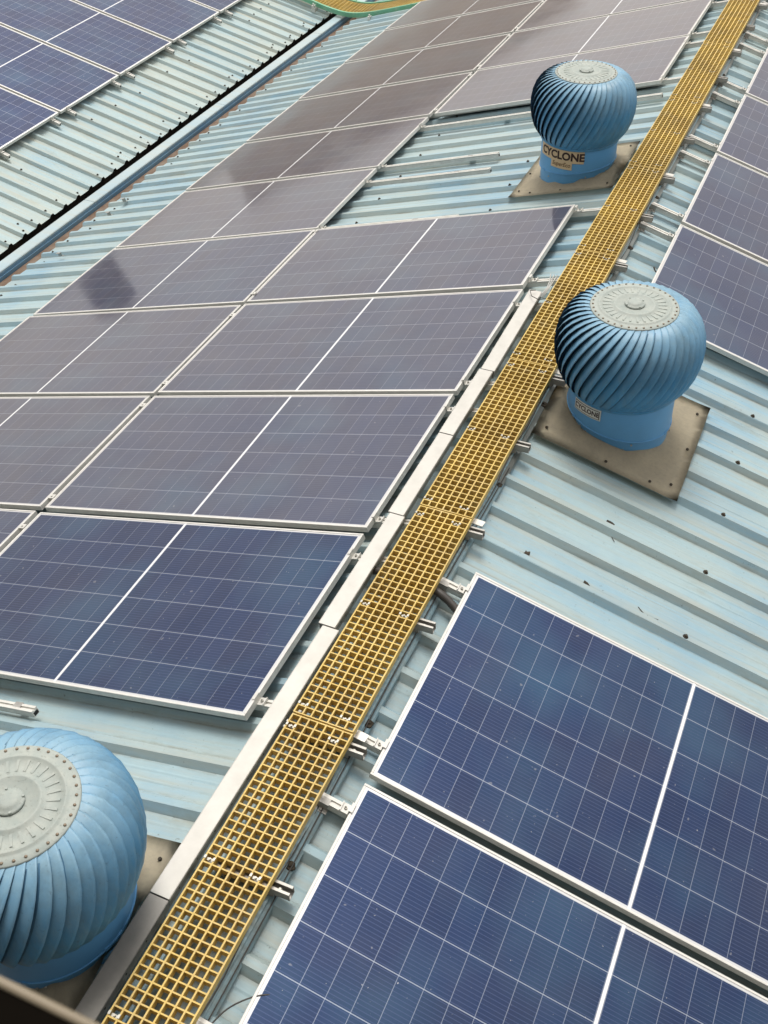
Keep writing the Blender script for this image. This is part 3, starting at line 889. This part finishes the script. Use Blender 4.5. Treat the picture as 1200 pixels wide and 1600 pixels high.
def vent(cx, cy, label, plate_uv, side, spin, tiltsign):
    zb = -abs(cx)*math.tan(TH) - .125
    t = thing('roof_ventilator', label, 'ventilator', T((cx, cy, 0)), 'blue turbine ventilators')
    for i in range(NBL):
        ob('blade', BLADE, t, Matrix.Rotation(2*PI*i/NBL + spin, 4, 'Z') @ Matrix.Rotation(rnd.gauss(0,.006), 4, 'Z'))
    tp = ob('top_plate', TOP, t, Matrix.Rotation(spin, 4, 'Z'))
    for i in range(36):
        a = 2*PI*i/36; ob('rivet', RIV, tp, T((.231*math.cos(a), .231*math.sin(a), .5595)))
    ob('hub_cap', HUB, t); ob('bottom_ring', RING, t); ob('shaft', SHAFT, t)
    # upper throat with oblique seam, lower throat cut to the roof
    n = 56; sl = tiltsign*math.tan(TH)
    def zp(x, y, z0, f): return z0 + f*(x*-sl)
    def section(zt, ft, zbm, fb, r1, r2, nm, mat='throat'):
        bm = bmesh.new(); A = []; B = []; 
        for i in range(n):
            c, s = math.cos(2*PI*i/n), math.sin(2*PI*i/n)
            A.append(bm.verts.new((r1*c, r1*s, zp(r1*c, 0, zt, ft)))); B.append(bm.verts.new((r2*c, r2*s, zp(r2*c, 0, zbm, fb))))
        for i in range(n):
            f = bm.faces.new((A[i], A[(i+1)%n], B[(i+1)%n], B[i])); f.smooth = True
        return ob(nm, mesh(nm, bm, mat), t)
    def ringz(z0, f, r, rt, nm):
        bm = bmesh.new(); 
        pts = [((r)*math.cos(2*PI*i/n), (r)*math.sin(2*PI*i/n), zp(r*math.cos(2*PI*i/n), 0, z0, f)) for i in range(n+1)]
        tube(bm, pts, rt, 6)
        ob(nm, mesh(nm, bm, 'throat'), t)
    zs = zb*.42 - .035
    section(.034, 0, zs, .55, .311, .314, 'upper_throat')
    section(zs+.004, .55, zb-.02, 1.0, .306, .300, 'lower_throat')
    ringz(zs, .55, .315, .0045, 'throat_bead'); ringz(zb+.05, 1.0, .304, .0035, 'throat_bead')
    for k_ in range(8):
        a = 2*PI*k_/8 + .35; z = zp(.3*math.cos(a), 0, zb+.068, 1.0)
        ob('throat_bolt', TBOLT, t, T((.303*math.cos(a), .303*math.sin(a), z)) @ Matrix.Rotation(a, 4, 'Z') @ Matrix.Rotation(PI/2, 4, 'Y'))
    for k_ in range(6):
        a = 2*PI*k_/6 - 1.3; z = zp(.315*math.cos(a), 0, zs, .55)
        ob('throat_clip', CLIPM, t, T((.313*math.cos(a), .313*math.sin(a), z)) @ Matrix.Rotation(a, 4, 'Z') @ Matrix.Rotation(PI/2, 4, 'Y'))
        ob('throat_bolt', TBOLT, t, T((.314*math.cos(a+.22), .314*math.sin(a+.22), z-.03)) @ Matrix.Rotation(a+.22, 4, 'Z') @ Matrix.Rotation(PI/2, 4, 'Y'))
    # flashing plate
    u0, u1, v0, v1 = plate_uv
    bm = bmesh.new(); nx = 12; g_ = []
    for i in range(nx+1):
        row = []
        for j in range(nx+1):
            u = u0 + (u1-u0)*i/nx + rnd.uniform(-.001,.001); v = v0 + (v1-v0)*j/nx
            edge = min(i, nx-i, j, nx-j)
            h = -.079 + rnd.uniform(-.0012,.0012) + (.004 if edge == 0 else 0)
            if i == nx and j in (0, nx): h += .006
            d = math.hypot(u*math.cos(TH)-abs(cx), v-cy)
            h += max(0, .05*(1-(d-.28)/.12)) if d < .40 else 0
            if d < .30: h = -.06
            p = slope(side, u, v, h).translation - Vector((cx, cy, 0))
            row.append(bm.verts.new(p))
        g_.append(row)
    for i in range(nx):
        for j in range(nx):
            f = bm.faces.new((g_[i][j], g_[i+1][j], g_[i+1][j+1], g_[i][j+1])); f.smooth = True
    r = bmesh.ops.solidify(bm, geom=bm.faces[:], thickness=.005)
    fl = ob('flashing_plate', mesh('flashing_plate', bm, 'flash'), t)
    bmq = bmesh.new(); cyl(bmq, 0,0,0,.006,.009,8); sm = mesh('plate_screw', bmq, 'sealant')
    for (a, b) in ((.07,.1),(.07,.9),(.93,.12),(.93,.88),(.5,.05),(.95,.5),(.80,.06)):
        m = slope(side, u0+(u1-u0)*a, v0+(v1-v0)*b, -.073); m.translation -= Vector((cx, cy, 0))
        ob('plate_screw', sm, fl, m)
    return t
V3 = vent(-.678, .310, 'blue turbine ventilator cut off by the lower left edge, riveted grey top plate', (.40,1.28,-.18,.745), 'L', .03, -1)
V2 = vent(.530, 4.285, 'nearer whole blue turbine ventilator right of the walkway on a brown plate', (.155,1.075,3.81,4.765), 'R', .11, 1)
V1 = vent(-.690, 7.565, 'far blue turbine ventilator left of the walkway with a tan label on its throat', (.31,1.21,7.12,8.07), 'L', .05, -1)

# labels wrapped on the throats
def text_mesh(body, size, bold=0.0, shear=0.0, sx=1.0):
    cu = bpy.data.curves.new('lettering', 'FONT'); cu.body = body; cu.size = size; cu.offset = bold; cu.shear = shear
    cu.align_x = 'CENTER'; cu.align_y = 'CENTER'; cu.resolution_u = 3
    o = bpy.data.objects.new('lettering', cu); S.collection.objects.link(o)
    dg = bpy.context.evaluated_depsgraph_get(); dg.update()
    me = bpy.data.meshes.new_from_object(o.evaluated_get(dg))
    bpy.data.objects.remove(o)
    for q in me.vertices: q.co.x *= sx
    return me
def wrap_mesh(me, r, a0, z0, lift, mat):
    bm = bmesh.new(); bm.from_mesh(me)
    bmesh.ops.triangulate(bm, faces=bm.faces[:])
    for q in bm.verts:
        a = a0 + q.co.x/r; rr = r + lift
        q.co = Vector((rr*math.cos(a), rr*math.sin(a), z0 + q.co.y))
    out = bpy.data.meshes.new('lettering'); bm.to_mesh(out); bm.free(); out.materials.append(M[mat]); return out
def wrap_rect(w, h, r, a0, z0, lift, mat, name):
    bm = bmesh.new(); n = 16; A = []
    for i in range(n+1):
        a = a0 + (i/n-.5)*w/r
        A.append([bm.verts.new(((r+lift+d)*math.cos(a), (r+lift+d)*math.sin(a), z0+s*h/2)) for s, d in ((-1,0),(1,0),(1,-.003),(-1,-.003))])
    for a, b in zip(A, A[1:]):
        for j in range(4): bm.faces.new((a[j], b[j], b[(j+1)%4], a[(j+1)%4]))
    return mesh(name, bm, mat)
a1 = math.radians(-109)
lb = ob('label', wrap_rect(.425, .100, .312, a1+.06, -.022, .006, 'lab_tan', 'label'), V1)
ob('lettering', wrap_mesh(text_mesh('CYCLONE', .090, .0036, 0, .98), .312, a1+.10, -.022, .0072, 'ink'), lb)
bm = bmesh.new()
lb2 = ob('label', wrap_rect(.190, .060, .312, a1+.14, -.100, .0055, 'lab_tan', 'label'), V1)
ob('lettering', wrap_mesh(text_mesh('SuperEco', .050, .0008, .25, .85), .312, a1+.14, -.093, .0068, 'gold'), lb2)
a2 = math.radians(-116)
lb = ob('label', wrap_rect(.195, .075, .312, a2, -.010, .006, 'lab_white', 'label'), V2)
ob('label_border', wrap_rect(.180, .060, .312, a2, -.012, .0066, 'ink', 'label_border'), lb)
ob('label_field', wrap_rect(.172, .052, .312, a2, -.012, .0072, 'lab_white', 'label_field'), lb)
ob('lettering', wrap_mesh(text_mesh('CYCLONE', .044, .0015, 0, .88), .312, a2, -.012, .0079, 'ink'), lb)

# ------------------------------------------------------------------ second walkway crossing the valley at the top
def cross_walk():
    t = thing('valley_walkway', 'yellow grating walkway with green edge curving across the valley at the top edge', 'walkway')
    path_ = []
    for u in (1.2, 3.0, 4.7, 5.6): 
        p = slope('L', u, 14.72, -.045).translation; path_.append(p)
    path_ += [Vector((-5.95,14.72,-1.700)), Vector((-6.35,14.78,-1.765)), Vector((-6.75,14.85,-1.735))]
    for u in (.75,.0,-1.5,-4.0):
        p = fslope(u, 14.92, .03).translation; path_.append(p)
    P = path(path_, 6)
    # green stringers
    for dy, nm in ((0,'stringer'),(.52,'stringer')):
        bm = bmesh.new(); A = []
        for p in P:
            A.append([bm.verts.new((p.x, p.y+dy+d, p.z+e)) for d, e in ((0,-.055),(0,.012),(.035,.012),(.035,0),(.006,0),(.006,-.055))])
        for a, b in zip(A, A[1:]):
            for j in range(6): bm.faces.new((a[j], b[j], b[(j+1)%6], a[(j+1)%6]))
        ob('stringer', mesh('stringer', bm, 'green'), t)
    # bars
    bm = bmesh.new()
    for k_ in range(12):
        yy = .042 + k_*.041
        A = [[bm.verts.new((p.x, p.y+yy+d, p.z+e)) for d, e in ((-.003,-.03),(.003,-.03),(.003,0),(-.003,0))] for p in P]
        for a, b in zip(A, A[1:]):
            for j in range(4): bm.faces.new((a[j], b[j], b[(j+1)%4], a[(j+1)%4]))
    ob('grating_bars', mesh('grating_bars', bm, 'grate'), t)['kind'] = 'stuff'
    bm = bmesh.new(); 
    for a, b in zip(P, P[1:]):
        L = (b-a).length; n = max(1, int(L/.041))
        for i in range(n):
            q = a.lerp(b, i/n); box(bm, q.x-.003, q.x+.003, q.y+.04, q.y+.50, q.z-.028, q.z-.001)
    ob('cross_bars', mesh('cross_bars', bm, 'grate'), t)['kind'] = 'stuff'
    for p in (Vector((-5.9,14.66,-1.70)), Vector((-6.95,14.84,-1.70))):
        bm = bmesh.new(); box(bm, p.x-.03, p.x+.03, p.y-.04, p.y+.06, p.z-.12, p.z-.06); box(bm, p.x-.02, p.x+.02, p.y-.05, p.y+.02, p.z-.06, p.z-.02); cyl(bm, p.x, p.y-.02, p.z-.02, p.z+.01, .012, 6)
        ob('support_foot', mesh('support_foot', bm, 'clamp'), t)
cross_walk()

# ------------------------------------------------------------------ litter on the roof
def twig(pts, r, label):
    bm = bmesh.new(); tube(bm, path(pts, 5), r, 5)
    tag(ob('twig', mesh('twig', bm, 'leaf')), label, 'twig')
twig([RP_(.62,3.41,-.117), RP_(.70,3.42,-.115), RP_(.75,3.44,-.113), RP_(.77,3.41,-.116), RP_(.84,3.33,-.117)], .0016, 'thin curled dry twig on the bare ribbed roof below the nearer ventilator')
twig([RP_(1.08,2.97,-.118), RP_(1.13,2.94,-.116), RP_(1.20,2.95,-.118)], .002, 'short dry twig at the foot of a roof rib above the large blue panel')
twig([RP_(.36,6.10,-.118), RP_(.38,6.06,-.115), RP_(.40,6.05,-.118)], .005, 'scrap of dark litter on the roof beside the walkway above the nearer ventilator')

# ------------------------------------------------------------------ observer's building: wall and window sill
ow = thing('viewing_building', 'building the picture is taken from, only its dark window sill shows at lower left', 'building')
for x0, x1, z0, z1 in ((-14, 14, -8, 3.24), (-14, 14, 5.0, 11), (-14, -3.0, 3.243, 4.997), (3.5, 14, 3.243, 4.997)):  # unseen walls made taller and wider to shade the near roof
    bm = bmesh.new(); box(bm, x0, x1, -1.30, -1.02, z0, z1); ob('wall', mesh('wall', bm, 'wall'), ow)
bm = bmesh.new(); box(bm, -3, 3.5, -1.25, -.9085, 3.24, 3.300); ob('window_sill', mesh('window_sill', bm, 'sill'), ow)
def bead(y, r):
    bm = bmesh.new(); tube(bm, [(-3, y, 3.3005), (3.5, y, 3.3005)], r, 10)
    ob('sill_edge', mesh('sill_edge', bm, 'sill_edge'), ow)
bead(-.9062, .0024); bead(-.930, .0016)
# ------------------------------------------------------------------ added out of view for the far panels to mirror: brown hall, dark tank tower
def polar(az, d): return Vector((C0[0] + d*math.sin(math.radians(az)), C0[1] + d*math.cos(math.radians(az)), 0))
C0 = (-4, 8)
fh = thing('added_brown_hall', 'added unseen brown hall far beyond the roofs, mirrored in the upper left slope panels', 'building', T(polar(-36, 70)) @ Matrix.Rotation(math.radians(36), 4, 'Z'))
bm = bmesh.new(); box(bm, -5, 22, 0, 20, -8, 7.9); ob('wall', mesh('wall', bm, 'added_hall_wall'), fh)
bm = bmesh.new(); box(bm, -5.5, 22.5, -.5, 20.5, 7.9, 8.3); ob('roof', mesh('roof', bm, 'added_hall_wall'), fh)
bm = bmesh.new(); box(bm, -1.5, 1.5, -.12, -.02, -1, 1); wm = mesh('window', bm, 'farwindow')  # windows of the added hall
for i in range(5):
    for z in (-4, 1.5): ob('window', wm, fh, T((-3 + i*5.5, 0, z)))
tt = thing('added_tank_tower', 'added unseen dark round tank tower mirrored as a dark patch in one left slope panel', 'tower', T(polar(-51.0, 48)))
bm = bmesh.new(); cyl(bm, 0, 0, -8, 1.0, 1.2, 20); ob('shaft', mesh('shaft', bm, 'sealant'), tt)
bm = bmesh.new(); cyl(bm, 0, 0, 1.0, 5.8, 1.15, 24); cyl(bm, 0, 0, 5.8, 6.4, 1.15, 24, .3); ob('tank', mesh('tank', bm, 'sealant'), tt)  # tank of the added tower
